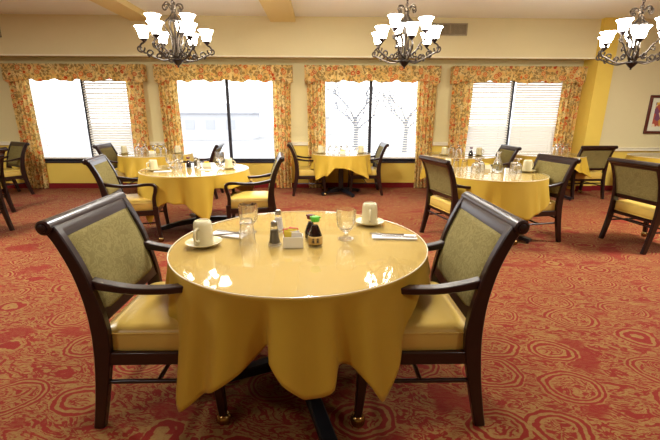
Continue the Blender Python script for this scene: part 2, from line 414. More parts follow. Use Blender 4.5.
# ---- curtains and valances
names = ['first (leftmost)', 'second', 'third', 'fourth (rightmost)']
for wi, c in enumerate(WIN):
    for s_ in (-1, 1):
        rnd = random.Random(wi * 2 + s_); ph = rnd.uniform(0, 6)
        def fn(u, v, s_=s_, ph=ph):
            xi = .87 + .03 * v; xo = 1.235 - .02 * v
            if v < .12: xi += 0
            x = xi + (xo - xi) * u; z = .015 + (2.16 - .015) * (1 - v)
            amp = .028 + .012 * v
            y = W - .085 + amp * math.sin(u * PI * 9 + ph + .6 * math.sin(v * 3)) + .008 * math.sin(u * 47 + v * 2)
            x += .012 * math.sin(v * 5 + ph) * (1 - u) + .008 * math.cos(u * PI * 9 + ph)
            return (c + s_ * x, y, z)
        o = MB().grid(fn, 70, 24).build('curtain', 'floral', smooth=80)
        tag(o, 'floral curtain hanging at the %s side of the %s window' % ('left' if s_ < 0 else 'right', names[wi]), 'curtain', 'floral window curtains')
    mb = MB(); hw = 1.27
    def fv(u, v):
        # u runs left wall return, front, right return
        L = 2 * hw + .30; d = u * L
        if d < .15: x, y0 = -hw, W - .005 - d
        elif d > L - .15: x, y0 = hw, W - .005 - (L - d)
        else: x, y0 = -hw + (d - .15), W - .155
        e = abs(x) / hw
        z0 = 2.03 + .018 * math.sin(x * 13 + wi) + .01 * math.sin(x * 31)
        if e > .86: z0 -= .05 * (1 - abs(e - .93) / .07) if abs(e - .93) < .07 else 0
        zt = 2.315 + .004 * math.sin(x * 60)
        z = zt + (z0 - zt) * v
        pl = .012 * math.sin(x * 24 + wi * 2) * v + .006 * math.sin(x * 57 + 1) + (.02 * v * math.exp(-((e - .9) / .05) ** 2))
        return (c + x, (y0 - pl) if .15 <= d <= L - .15 else y0, z)
    o = MB().grid(fv, 170, 12).build('valance', 'floral', smooth=80, solid=.004)
    tag(o, 'floral gathered valance over the %s window' % names[wi], 'valance', 'floral window valances')
    MB().box(c - hw + .01, c + hw - .01, W - .145, W - .003, 2.29, 2.305).build('mounting_board', 'rail', o, smooth=0)

# ---- vents, picture
def vent(x0, x1, z0, z1, label):
    t = empty('air_vent', ((x0 + x1) / 2, SY - .003, (z0 + z1) / 2)); tag(t, label, 'vent')
    w_, h_ = (x1 - x0) / 2, (z1 - z0) / 2
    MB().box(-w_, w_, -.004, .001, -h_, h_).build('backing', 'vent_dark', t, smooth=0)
    MB().box(-w_, w_, -.016, -.002, h_ - .02, h_).box(-w_, w_, -.016, -.002, -h_, -h_ + .02).box(-w_, -w_ + .02, -.016, -.002, -h_, h_).box(w_ - .02, w_, -.016, -.002, -h_, h_).box(-.008, .008, -.016, -.002, -h_, h_).build('frame', 'vent', t, smooth=0)
    mb = MB(); x = -w_ + .035
    while x < w_ - .025:
        mb.box(-.004, .004, -.010, .010, -h_ + .02, h_ - .02, Matrix.Rotation(.6, 3, 'Z'), (x, -.012, 0)); x += .024
    mb.build('louvers', 'vent', t, smooth=0)
vent(1.98, 2.60, 2.80, 3.0, 'grey louvered air vent on the soffit right of the middle chandelier')
vent(-6.2, -5.57, 2.72, 2.97, 'grey louvered air vent on the soffit at the far left')
def picture():
    x0, x1, z0, z1 = 6.13, 7.0, 1.10, 1.80
    t = empty('framed_picture', ((x0 + x1) / 2, 7.325, (z0 + z1) / 2)); tag(t, 'framed picture in a reddish wood frame on the right wall', 'picture')
    w_, h_ = (x1 - x0) / 2, (z1 - z0) / 2
    MB().box(-w_, w_, -.03, 0, h_ - .05, h_).box(-w_, w_, -.03, 0, -h_, -h_ + .05).box(-w_, -w_ + .05, -.03, 0, -h_ + .05, h_ - .05).box(w_ - .05, w_, -.03, 0, -h_ + .05, h_ - .05).build('frame', 'picture_frame', t, bevel=.006)
    MB().box(-w_ + .05, w_ - .05, -.014, -.001, -h_ + .05, h_ - .05).build('mat_board', 'mat', t, smooth=0)
    a = NT('abstract market print', .7); co = a.coord('Object', (1, 1, 1)); v = a.voro(co, 11, 1)
    sep = a.n('ShaderNodeSeparateColor'); a.l(v[1], sep.inputs[0])
    cc = a.mix(a.smooth(sep.outputs[0], .45, .5), srgb(214, 168, 62), srgb(178, 84, 60)); cc = a.mix(a.smooth(sep.outputs[1], .7, .75), cc, srgb(120, 70, 96)); cc = a.mix(a.smooth(sep.outputs[2], .75, .8), cc, srgb(226, 206, 170))
    a.color(cc)
    MB().box(-w_ + .13, w_ - .13, -.018, -.013, -h_ + .13, h_ - .13).build('print', a.m, t, smooth=0)
picture()

# ------------------------------------------------------------------ chairs
def make_chair():
    t = empty('dining_armchair'); HWD = .277
    for s_ in (-1, 1):
        MB().ribbon([(-.297, 0, .048), (-.273, .11, .052), (-.243, .27, .062), (-.222, .42, .074), (-.220, .53, .073), (-.236, .66, .06),
                     (-.268, .80, .054), (-.315, .92, .05), (-.345, .975, .052)], s_ * HWD, .038).build('leg', 'wood', t)
        fl = MB().ribbon([(.265, .44, .055), (.268, .3, .048), (.277, .16, .04), (.285, .065, .034)], s_ * HWD, .045).build('leg', 'wood', t)
        cs = MB().lathe([(.0, .058), (.016, .058), (.019, .072), (.021, .085), (.0, .086)], 14, (.285, s_ * HWD, 0))
        cs.tube([(.285, s_ * HWD - .013, .028), (.285, s_ * HWD + .013, .032)], .032, 16)
        cs.grid(lambda u, v: (.285 + .036 * math.sin(v * PI * .5 + .05) * math.cos(u * 2 * PI) , s_ * HWD + .034 * math.sin(v * PI * .5 + .05) * math.sin(u * 2 * PI), .032 + .036 * math.cos(v * PI * .5)), 16, 6, True)
        cs.build('caster', 'brass', fl, label='brass ball caster')
        MB().ribbon([(-.235, .725, .040), (-.16, .708, .034), (-.05, .692, .030), (.08, .692, .030), (.18, .703, .032), (.25, .70, .034), (.282, .675, .036), (.278, .62, .036),
                     (.258, .54, .036), (.258, .43, .044)], s_ * (HWD - .022), .048).build('arm', 'wood', t)
        MB().tube([(-.24, s_ * HWD, .245), (.272, s_ * HWD, .245)], .0105, 10).build('stretcher', 'wood', t)
    MB().tube([(.0, -HWD, .245), (.0, HWD, .245)], .0105, 10).build('stretcher', 'wood', t)
    MB().tube([(-.238, -HWD, .30), (-.238, HWD, .30)], .0105, 10).build('stretcher', 'wood', t)
    mb = MB().box(-.21, .275, -.29, -.262, .338, .40).box(-.21, .275, .262, .29, .338, .40).box(-.225, -.195, -.262, .262, .338, .40).box(.25, .28, -.262, .262, .338, .40)
    mb.build('seat_frame', 'wood', t, bevel=.004)
    # seat cushion: rounded slab with a domed top
    def sq(a, hx, hy, e=.18):
        ca, sa = math.cos(a), math.sin(a)
        return hx * math.copysign(abs(ca) ** e, ca), hy * math.copysign(abs(sa) ** e, sa)
    N = 72; prof = [(.955, .378), (1, .388), (1.006, .42), (1.004, .47), (.985, .488), (.94, .50), (.82, .510), (.6, .519), (.3, .524), (.05, .526)]
    rings = []
    for k, z in prof:
        ring = []
        for i in range(N):
            x, y = sq(2 * PI * i / N, .263, .27, .22 if k > .9 else .22 + (1 - k) * .5)
            ring.append((.024 + x * k, y * k * (1 + .04 * x), z))
        rings.append(ring)
    seat = MB().loft(rings).build('seat', 'vinyl', t, smooth=60)
    mb = MB()
    for z, k in ((.388, 1.008), (.484, .994)):
        mb.tube([(.024 + sq(2 * PI * i / N, .263, .27, .22)[0] * k, sq(2 * PI * i / N, .263, .27, .22)[1] * k, z) for i in range(N)], .0045, 6, closed=True)
    mb.build('piping', 'vinyl', seat)
    # back: curved padded panel between the posts
    cen = catmull([(-.218, .585), (-.232, .66), (-.268, .79), (-.307, .89), (-.327, .945)], 5)
    def bk(side, bulge):
        def f(u, v):
            i = v * (len(cen) - 1); a = int(min(i, len(cen) - 2)); fr = i - a
            x = cen[a][0] + (cen[a + 1][0] - cen[a][0]) * fr; z = cen[a][1] + (cen[a + 1][1] - cen[a][1]) * fr
            y = -.258 + .516 * u
            pu = 1 - abs(2 * u - 1) ** 8; pv = 1 - abs(2 * v - 1) ** 8
            return (x + side * (.010 + bulge * pu * pv), y, z - .004 * side)
        return f
    mb = MB(); mb.grid(bk(1, .020), 20, 20); mb.grid(bk(-1, .010), 20, 20)
    back = mb.build('backrest', 'olive', t, smooth=70)
    mb = MB()
    for side in (1, -1):
        f = bk(side, 0); pts = []
        for u, v in [(i / 12, 0) for i in range(12)] + [(1, i / 12) for i in range(12)] + [(1 - i / 12, 1) for i in range(12)] + [(0, 1 - i / 12) for i in range(12)]:
            p = Vector(f(.012 + u * .976, .012 + v * .976)); p.x += side * .004; pts.append(p)
        mb.tube(pts, .0055, 6, closed=True)
    mb.build('piping', 'olive_piping', back)
    MB().ribbon([(-.206, .545, .036), (-.215, .575, .036), (-.219, .597, .034)], 0, .51, 3, .3).build('lower_rail', 'wood', t)
    # top rail rolls backwards, with turned ends
    mb = MB().ribbon([(-.322, .930, .034), (-.331, .949, .040), (-.345, .972, .044), (-.362, .990, .04)], 0, .58, 4, .5)
    mb.tube([(-.358, y, .985) for y in (-.312, -.306, -.15, 0, .15, .306, .312)], [.024, .031, .031, .031, .031, .031, .024], 18)
    for s_ in (-1, 1): mb.tube([(-.358, s_ * .306, .985), (-.358, s_ * .318, .985), (-.358, s_ * .322, .985)], [.017, .017, .008], 14)
    mb.build('top_rail', 'wood', t)
    return t
chair0 = make_chair(); used = [False]
def chair(x, y, deg, label, group='dining armchairs around the tables'):
    hs = 1 if y < 3 else .955 if y < 6 else .925
    o = chair0 if not used[0] else copy_tree(chair0)
    used[0] = True; o.location = (x, y, 0); o.rotation_euler = (0, 0, R(deg)); o.scale = (1, 1, hs)
    tag(o, label, 'chair', group)
chair(-.752, 1.785, 0, 'dark wood armchair with olive back at the left of the nearest table')
chair(.452, 1.765, 180, 'dark wood armchair with olive back at the right of the nearest table')
chair(-2.20, 4.45, 13, 'armchair at the left of the second-row left table, facing right')
chair(-.84, 4.60, 187, 'armchair seen edge-on at the right of the second-row left table')
chair(1.61, 4.37, 13, 'armchair at the left of the second-row right table, back turned to view')
chair(2.43, 4.40, 190, 'armchair at the right of the second-row right table, before the yellow pilaster')
chair(3.69, 4.06, 6, 'large armchair near the right edge, back to the viewer, no table in view')
chair(4.69, 6.80, 92, 'armchair seen squarely from behind below the yellow pilaster')
chair(-.235, 7.13, 3, 'armchair at the left of the small table by the third window')
chair(.815, 7.16, 180, 'armchair at the right of the small table by the third window')
chair(-3.46, 6.87, 6, 'armchair at the left of the table between first and second windows')
chair(-2.15, 6.86, 184, 'armchair at the right of the table between first and second windows')
chair(2.83, 6.45, 180, 'armchair behind the carafe, at the table below the fourth window')
chair(-4.27, 4.50, 172, 'nearest armchair cut by the left edge of the picture')
chair(-4.95, 5.42, 176, 'second armchair from the front at the left picture edge')
chair(-5.72, 6.93, 238, 'farthest left armchair beside the first window curtain')

# ------------------------------------------------------------------ tables
def interp(cp, th):
    n = len(cp)
    for i in range(n):
        a = cp[i]; b = cp[(i + 1) % n]; bt = b[0] if i < n - 1 else b[0] + 360
        if a[0] <= th < bt or (i == n - 1):
            p = cp[i - 1]; q = cp[(i + 2) % n]; t = (th - a[0]) / (bt - a[0])
            def cm(k):
                A, B, Cc, D = p[k], a[k], b[k], q[k]
                return .5 * (2 * B + (Cc - A) * t + (2 * A - 5 * B + 4 * Cc - D) * t * t + (-A + 3 * B - 3 * Cc + D) * t ** 3)
            return .35 * cm(1) + .65 * (a[1] + (b[1] - a[1]) * t), cm(2)
def generic(rt, seed, corner=20, low=.30, high=.60):
    rnd = random.Random(seed); cp = []
    for k in range(4):
        a = corner + k * 90
        for da, z, dr in ((-45, high, .015), (-30, high - .05, .05), (-20, high - .09, .015), (-8, (low + high) / 2 - .05, .07), (0, low, .10), (9, (low + high) / 2 - .06, .035), (18, high - .14, .07), (30, high - .03, .02)):
            cp.append((a + da + rnd.uniform(-2, 2), z + rnd.uniform(-.02, .02), rt + dr + rnd.uniform(-.006, .006)))
    cp = sorted([(((a + 180) % 360) - 180, z, r) for a, z, r in cp]); return cp
def table(x, y, rt, cp, label_t, label_c, label_g, basedeg=45, L=.5, off=(0, 0)):
    t = empty('dining_table', (x, y, 0)); tag(t, label_t, 'table')
    MB().lathe([(.0, .715), (rt - .012, .715), (rt - .004, .722), (rt - .004, .738), (rt - .010, .743), (0, .743)], 72).build('tabletop', 'wood', t)
    MB().box(off[0] - .045, off[0] + .045, off[1] - .045, off[1] + .045, .05, .69).box(-.2, .2, -.2, .2, .69, .714).build('column', 'black', t, bevel=.006)
    for k in range(4):
        a = R(basedeg) + k * PI / 2; mb = MB().ribbon([(.03, .085, .07), (L * .5, .070, .055), (L, .038, .04), (L + .03, .034, .036)], 0, .07, 3, .3)
        mb.lathe([(0, 0), (.018, 0), (.018, .02), (0, .02)], 12, (L + .005, 0, 0))
        o = mb.build('foot', 'black', t); o.rotation_euler.z = a; o.location = (off[0], off[1], 0)
    # cloth
    n = 360
    cp = sorted(cp)
    hem = []
    for i in range(n):
        th = -180 + i * 360 / n
        q = th if th >= cp[0][0] else th + 360
        hem.append(interp(cp, q))
    def fn(u, v):
        i = int(round(u * n)) % n; z1, r1 = hem[i]; a = R(-180 + i * 360 / n)
        if v < .25:
            rr = rt * v / .25; return (rr * math.cos(a), rr * math.sin(a), .7475)
        s_ = (v - .25) / .75
        if s_ < .12:
            k = s_ / .12; rr = rt + .006 * math.sin(k * PI / 2); z = .7475 - .010 * (1 - math.cos(k * PI / 2))
        else:
            k = (s_ - .12) / .88; rr = rt + .006 + (r1 - rt - .006) * k + .006 * k * math.sin(u * 2 * PI * 23 + 2 * math.sin(u * 19)) * (.4 + .6 * k); z = .7375 + (z1 - .7375) * k
        return (rr * math.cos(a), min(rr * math.sin(a), W - .045 - y), z)
    c = MB().grid(fn, n, 28, True).build('tablecloth', 'cloth', smooth=75, solid=.002); c.location = (x, y, 0)
    tag(c, label_c, 'tablecloth')
    g = MB().lathe([(0, .7492), (rt + .002, .7492), (rt + .006, .7515), (rt + .006, .7555), (rt + .002, .758), (0, .758)], 96).build('glass_tabletop', 'top_glass', smooth=30)
    g.location = (x, y, 0); tag(g, label_g, 'glass top')
    MB().tube([((rt + .006) * math.cos(k * PI / 60), (rt + .006) * math.sin(k * PI / 60), .7537) for k in range(120)], .0032, 6, closed=True).build('polished_edge', 'edge', g, label='pale polished edge')
main_cp = [(-179, .60, .69), (-170, .59, .685), (-163, .575, .705), (-156, .50, .675), (-148, .43, .72), (-142, .35, .70), (-130, .175, .785), (-123, .27, .73), (-115, .35, .765), (-109, .40, .69), (-102, .49, .65), (-99, .53, .655), (-97, .50, .73), (-93, .42, .745), (-86.5, .335, .735), (-81, .355, .745), (-77, .37, .73),
           (-74, .43, .67), (-70, .43, .69), (-66, .37, .745), (-60.5, .255, .76), (-54, .36, .74), (-46, .50, .70), (-38, .63, .70), (-20, .62, .70), (0, .60, .71), (20, .5, .73), (45, .27, .79), (65, .45, .72), (90, .58, .70), (115, .45, .73), (135, .27, .79), (158, .5, .72)]
table(-.116, 1.996, .672, main_cp, 'nearest round dining table with black cross base', 'gold tablecloth on the nearest table, hanging in deep points', 'round glass top over gold cloth on the nearest table', 18, .60, (-.03, -.10))
RL = .655
cpL = [(-179, .6, .68), (-160, .58, .70), (-146, .50, .70), (-130, .36, .73), (-117, .20, .77), (-109, .42, .71), (-102, .46, .68), (-94, .45, .70), (-85, .44, .67), (-76, .34, .72), (-66, .24, .745), (-61, .34, .70), (-56, .60, .66),
       (-40, .58, .70), (-20, .60, .69), (0, .6, .7), (30, .4, .74), (50, .3, .76), (75, .5, .7), (100, .58, .68), (120, .4, .73), (140, .3, .75), (160, .5, .7)]
table(-1.61, 4.92, RL, cpL, 'second-row left dining table with black column base', 'gold tablecloth on the second-row left table', 'glass top on the second-row left table', 30)
cpR = [(-179, .6, .68), (-160, .58, .70), (-140, .50, .70), (-120, .48, .71), (-112, .46, .68), (-104, .44, .71), (-92, .40, .73), (-80, .35, .75), (-68, .40, .73), (-58, .40, .70), (-45, .47, .72), (-35, .50, .69), (-25, .44, .70), (-10, .42, .72),
       (0, .55, .69), (30, .55, .7), (50, .3, .76), (75, .5, .7), (100, .58, .68), (120, .4, .73), (140, .3, .75), (160, .5, .7)]
table(2.06, 4.53, .59, [(a, z, r - .065) for a, z, r in cpR], 'second-row right dining table with black base', 'gold tablecloth on the second-row right table below the carafe', 'glass top on the second-row right table', 40)
table(.36, 7.06, .53, generic(.53, 4, -135, .34, .56), 'small round table with black cross base by the third window', 'gold tablecloth on the small table by the third window', 'glass top on the small table by the third window', 30, .38)
table(-2.96, 6.97, .61, generic(.62, 9, -105, .42, .58), 'round table between the first and second windows', 'gold tablecloth on the table between first and second windows', 'glass top on the table between first and second windows', 45)
table(2.42, 6.72, .60, generic(.60, 3, -80, .35, .58), 'round table below the fourth window, behind the carafe table', 'gold tablecloth on the table below the fourth window', 'glass top on the table below the fourth window', 45)
table(4.08, 6.85, .58, generic(.60, 6, -40, .40, .58), 'round table behind the armchair seen squarely from behind', 'gold tablecloth beside the armchair below the yellow pilaster', 'glass top beside the armchair below the yellow pilaster', 30)
table(6.12, 6.52, .66, generic(.66, 8, -60, .35, .58), 'round table at the right edge under the framed picture', 'gold tablecloth at the right edge under the framed picture', 'glass top at the right edge under the framed picture', 45)

# ------------------------------------------------------------------ tableware
TZ = .758
def proto_mug():
    t = empty('coffee_mug')
    MB().lathe([(0, .0), (.050, .0), (.052, .006), (.0505, .03), (.047, .104), (.044, .120), (.038, .127), (.032, .127), (.031, .123), (0, .122)], 28).build('body', 'china', t)
    MB().tube([(.047, 0, .030), (.064, 0, .029), (.080, 0, .040), (.084, 0, .060), (.078, 0, .084), (.062, 0, .095), (.044, 0, .095)], [.007, .0075, .007, .007, .007, .0075, .007], 8).build('handle', 'china', t)
    return t
def proto_saucer():
    return MB().lathe([(0, 0), (.048, 0), (.052, .004), (.080, .012), (.092, .020), (.094, .023), (.090, .023), (.076, .016), (.052, .009), (0, .008)], 36).build('saucer', 'china')
def proto_goblet(inv=False):
    p = [(0, 0), (.042, 0), (.043, .004), (.030, .010), (.013, .018), (.011, .032), (.015, .044), (.032, .055), (.046, .075), (.052, .105), (.053, .14), (.052, .170), (.0505, .170), (.050, .14), (.048, .105), (.042, .079), (.028, .062), (.004, .056), (0, .056)]
    return MB().lathe(p, 40, fl=.06, nf=9, inv=inv).build('water_goblet', 'glass', smooth=50)
def proto_tumbler(inv=True):
    p = [(0, 0), (.030, 0), (.032, .004), (.034, .02), (.037, .06), (.041, .10), (.043, .135), (.041, .135), (.038, .10), (.034, .06), (.031, .024), (0, .018)]
    return MB().lathe(p, 40, fl=.06, nf=8, inv=inv).build('drinking_glass', 'glass', smooth=50)
MUG, SAU, GOB, GOBI, TUM = proto_mug(), proto_saucer(), proto_goblet(), proto_goblet(True), proto_tumbler()
first = set()
def put(P, x, y, label, cat, group=None, rz=0, z=TZ, sc=1):
    if P in first: o = copy_tree(P)
    else: o = P; first.add(P)
    o.location = (x, y, z); o.rotation_euler = (0, 0, R(rz)); o.scale = (sc,) * 3; tag(o, label, cat, group); return o
def cup(x, y, where, rz=0, sc=1, saucer=True):
    if saucer: put(SAU, x, y, 'cream saucer ' + where, 'saucer', 'saucers under the cups', 0, TZ, sc)
    put(MUG, x, y, 'upturned cream coffee mug ' + where, 'mug', 'upturned coffee mugs', rz, TZ + (.0085 * sc if saucer else 0), sc)
# nearest table
cup(-.622, 1.925, 'on the left of the nearest table', 256)
cup(.302, 2.32, 'on the far right of the nearest table', 265)
put(GOB, -.425, 2.15, 'clear ribbed water goblet standing behind the upturned tumbler, nearest table', 'glass', 'water goblets')
put(TUM, -.40, 1.955, 'clear ribbed tumbler upside down before a goblet, nearest table', 'glass', 'upturned tumblers')
put(GOB, .133, 2.02, 'clear ribbed water goblet right of the soy sauce, nearest table', 'glass', 'water goblets')

def shaker(x, y, fill, label, z=TZ):
    t = empty('shaker', (x, y, z)); tag(t, label, 'shaker', 'salt and pepper shakers')
    MB().lathe([(0, 0), (.034, 0), (.036, .006), (.030, .014), (.026, .03), (.021, .08), (.017, .105), (0, .105)], 24, fl=.03, nf=8).build('glass_body', 'glass', t)
    MB().lathe([(0, .008), (.024, .012), (.023, .03), (.018, .082), (0, .083)], 18).build('contents', fill, t)
    MB().lathe([(0, .103), (.0185, .103), (.0185, .118), (.015, .128), (.006, .133), (0, .133)], 20).build('cap', 'steel', t)
shaker(-.250, 1.925, 'pepper', 'glass pepper shaker with steel cap left of the packet holder')
shaker(-.255, 2.17, 'salt', 'glass salt shaker behind the pepper shaker on the nearest table')
def caddy(x, y, rz, label, z=TZ, sc=1):
    t = empty('packet_holder', (x, y, z), R(rz)); t.scale = (sc,) * 3; tag(t, label, 'packet holder')
    w_, d_, h_ = .052, .034, .058
    MB().box(-w_, w_, -d_, -d_ + .004, 0, h_).box(-w_, w_, d_ - .004, d_, 0, h_).box(-w_, -w_ + .004, -d_ + .004, d_ - .004, 0, h_).box(w_ - .004, w_, -d_ + .004, d_ - .004, 0, h_).box(-w_ + .004, w_ - .004, -d_ + .004, d_ - .004, 0, .004).build('tray', 'white_china', t, bevel=.0015)
    g = 'sweetener packets'
    rnd = random.Random(int(abs(x) * 100)); k = 0
    for i in range(8):
        mt = ['pink_packet', 'pink_packet', 'yellow_packet', 'yellow_packet', 'yellow_packet', 'white_packet', 'yellow_packet', 'white_packet'][i]
        yy = d_ - .008 - i * .0068; xx = (-.018 if i % 2 else -.006) if i < 5 else (.016 if i % 2 else -.02)
        ww = .025 if i != 1 else .028
        ob = MB().box(-ww, ww, -.0014, .0014, 0, .072 - .002 * i, Matrix.Rotation(rnd.uniform(-.12, .12), 3, 'Y')).build('sweetener_packet', mt, smooth=0)
        cr = Matrix.Rotation(R(rz), 3, 'Z') @ Vector((xx, yy, .012)) * sc
        ob.location = (x + cr.x, y + cr.y, z + .016 + cr.z * .5); ob.rotation_euler = (0, 0, R(rz)); ob.scale = (sc,) * 3
        tag(ob, '%s paper sweetener packet, %s in the white holder on the nearest table' % (mt.split('_')[0], ['rearmost', 'second from the back', 'third from the back', 'fourth from the back', 'fifth from the back', 'third from the front', 'second from the front', 'foremost'][i]), 'packet', g)
caddy(-.150, 1.905, 2, 'white china packet holder in the middle of the nearest table')
def soy(x, y, label, cap, sc=1):
    t = empty('soy_sauce_bottle', (x, y, TZ)); t.scale = (sc,) * 3; tag(t, label, 'bottle')
    MB().lathe([(0, 0), (.036, 0), (.039, .005), (.039, .045), (.034, .062), (.024, .09), (.017, .112), (.0165, .135), (0, .135)], 28).build('glass_body', glassy('bottle glass', (.95, .95, .95, 1), 1.5, .02), t)
    MB().lathe([(0, .004), (.0365, .006), (.0365, .045), (.0315, .062), (.0215, .09), (.014, .108), (0, .108)], 28).build('sauce', 'soy', t)
    if cap == 'green_cap':
        mb = MB(); mb.grid(lambda u, v: (.0395 * math.cos(-PI * .5 + (u - .5) * 2.6), .0395 * math.sin(-PI * .5 + (u - .5) * 2.6), .010 + .044 * v), 24, 4)
        lb = mb.build('label', 'paper_label', t, label='tan paper label', solid=.0006)
        # two brush written characters
        st = MB()
        def stroke(u0, z0, u1, z1, r=.0014):
            pts = []
            for k in range(5):
                q = k / 4; a = -PI / 2 + (u0 + (u1 - u0) * q) / .0395; pts.append((.0401 * math.cos(a), .0401 * math.sin(a), z0 + (z1 - z0) * q))
            st.tube(pts, r, 5)
        for ox in (-.016, .008):
            stroke(ox - .001, .041, ox + .012, .041); stroke(ox - .003, .032, ox + .013, .032, .0016); stroke(ox + .0055, .046, ox + .0055, .018, .0017)
            stroke(ox + .0055, .031, ox - .003, .020); stroke(ox + .0055, .031, ox + .013, .020); stroke(ox + .001, .025, ox + .010, .025)
        st.build('lettering', 'ink', lb, label='black brush-style characters')
    mb = MB().lathe([(0, .128), (.020, .128), (.0225, .131), (.0225, .150), (.019, .155), (0, .155)], 24, fl=.03, nf=12)
    mb.box(.012, .028, -.006, .006, .146, .154).box(-.028, -.012, -.006, .006, .146, .154); mb.build('cap', cap, t)
soy(-.034, 1.925, 'soy sauce bottle with a green cap on the nearest table', 'green_cap')
soy(-.062, 2.035, 'dark sauce bottle with a red cap behind the green-capped bottle', 'red_cap', .88)

def fork(x, y, rz, label, z, sc=1):
    mb = MB(); mb.tube([(-.10, 0, .004), (-.05, 0, .003), (.0, 0, .004), (.03, 0, .005)], [.0055, .0045, .0028, .003], 8)
    mb.box(.03, .055, -.011, .011, .003, .005)
    for k in range(4): mb.box(.055, .095, -.011 + k * .0062, -.0075 + k * .0062, .003, .005)
    o = mb.build('fork', 'steel'); o.location = (x, y, z); o.rotation_euler = (0, 0, R(rz)); tag(o, label, 'fork')
def knife(x, y, rz, label, z):
    mb = MB(); mb.box(-.11, -.02, -.006, .006, .001, .006).box(-.02, .10, -.009, .007, .002, .004)
    o = mb.build('table_knife', 'steel', bevel=.001); o.location = (x, y, z); o.rotation_euler = (0, 0, R(rz)); tag(o, label, 'knife')
def spoon(x, y, rz, label, z):
    mb = MB().tube([(-.09, 0, .004), (0, 0, .004), (.04, 0, .004)], [.0055, .003, .003], 8)
    mb.grid(lambda u, v: (.062 + .026 * v * math.cos(u * 2 * PI), .017 * v * math.sin(u * 2 * PI), .002 + .005 * v * v), 20, 5, True)
    o = mb.build('spoon', 'steel', solid=.001); o.location = (x, y, z); o.rotation_euler = (0, 0, R(rz)); tag(o, label, 'spoon')
def napkin(x, y, rz, lx, ly, label):
    t = MB()
    t.box(-lx / 2, lx / 2, -ly / 2, ly / 2, 0, .003).box(-lx / 2 + .004, lx / 2, -ly / 2, ly / 2 - .004, .003, .006)
    o = t.build('napkin', 'napkin', bevel=.0012); o.location = (x, y, TZ); o.rotation_euler = (0, 0, R(rz)); tag(o, label, 'napkin')
napkin(.41, 2.05, -6, .25, .085, 'folded white napkin at the right of the nearest table')
fork(.37, 2.075, 172, 'steel fork on the right napkin of the nearest table', TZ + .006)
knife(.43, 2.035, -8, 'steel knife on the right napkin of the nearest table', TZ + .006)
napkin(-.54, 2.11, -20, .21, .09, 'folded white napkin behind the left mug of the nearest table')
fork(-.53, 2.13, 160, 'steel fork on the left napkin of the nearest table', TZ + .006)
spoon(-.53, 2.09, 20, 'steel spoon on the left napkin of the nearest table', TZ + .006)

# second-row left table
wL = 'on the second-row left table'
cup(-2.07, 4.75, 'at the left of the second-row left table', 230)
cup(-1.19, 4.93, 'at the right of the second-row left table', 0)
put(GOB, -1.97, 5.03, 'clear goblet just behind the left mug ' + wL, 'glass', 'water goblets')
put(TUM, -1.80, 4.82, 'upturned tumbler right of the left mug ' + wL, 'glass', 'upturned tumblers')
put(GOB, -1.86, 5.06, 'clear goblet nearest the centre on its left half ' + wL, 'glass', 'water goblets')
put(GOB, -1.375, 5.22, 'tall clear goblet left of the right mug ' + wL, 'glass', 'water goblets', sc=1.1)
shaker(-1.67, 5.12, 'pepper', 'pepper shaker in the middle of the second-row left table')
shaker(-1.60, 5.02, 'salt', 'salt shaker in the middle of the second-row left table')
soy(-1.73, 5.02, 'dark sauce bottle in the middle of the second-row left table', 'red_cap', .9)
napkin(-1.42, 4.80, -10, .22, .09, 'white napkin at the right of the second-row left table')
knife(-1.42, 4.80, -8, 'steel knife on the napkin of the second-row left table', TZ + .006)
napkin(-1.93, 4.66, 15, .2, .08, 'white napkin beside the left mug of the second-row left table')
# second-row right table
wR = 'on the second-row right table'
cup(1.60, 4.83, 'at the left of the second-row right table', 200)
cup(2.52, 4.62, 'at the right of the second-row right table', 20, 1.08)
for gx, gy, P, nm in ((1.72, 4.86, TUM, 'upturned tumbler beside the left mug'), (1.79, 4.75, TUM, 'second upturned tumbler, right of the first one'), (1.86, 4.56, GOBI, 'upturned goblet left of the carafe, nearer the front'), (1.955, 4.66, GOBI, 'upturned goblet close beside the carafe'), (2.27, 4.47, TUM, 'upturned tumbler just right of the carafe'), (2.36, 4.55, GOBI, 'upturned goblet beside the right mug')):
    put(P, gx, gy, nm + ' ' + wR, 'glass', 'upturned goblets' if P is GOBI else 'upturned tumblers')
def carafe(x, y, label, z=TZ):
    t = empty('carafe', (x, y, z)); tag(t, label, 'carafe')
    MB().lathe([(0, 0), (.055, 0), (.060, .008), (.060, .07), (.052, .11), (.03, .155), (.022, .185), (.022, .215), (.034, .245), (.032, .245), (.020, .215), (.020, .185), (.028, .155), (.050, .11), (.057, .07), (.056, .012), (0, .008)], 32).build('body', 'glass', t)
    MB().lathe([(0, .010), (.055, .012), (.0555, .07), (.0495, .105), (.040, .125), (0, .125)], 28).build('water', glassy('still water', (.93, .96, .97, 1), 1.33), t)
carafe(2.14, 4.60, 'clear glass water carafe on the second-row right table')
shaker(2.03, 4.88, 'pepper', 'pepper shaker behind the carafe on the second-row right table')
def holder_plain(x, y, label):
    t = empty('packet_holder', (x, y, TZ)); tag(t, label, 'packet holder')
    MB().box(-.05, .05, -.03, -.026, 0, .055).box(-.05, .05, .026, .03, 0, .055).box(-.05, -.046, -.026, .026, 0, .055).box(.046, .05, -.026, .026, 0, .055).box(-.046, .046, -.026, .026, 0, .004).build('tray', 'white_china', t, bevel=.001)
    for i, mt in enumerate(('pink_packet', 'yellow_packet', 'yellow_packet')):
        o = MB().box(-.03, .03, -.003, .003, 0, .065).build('sweetener_packet', mt, smooth=0); o.location = (x + .004 * i - .005, y + .015 - .014 * i, TZ + .006)
        tag(o, '%s %s packet in the holder %s' % (('rear', 'middle', 'front')[i], mt.split('_')[0], label.split('holder ')[1]), 'packet', 'packets in ' + label)
holder_plain(2.13, 4.90, 'white packet holder behind the carafe')
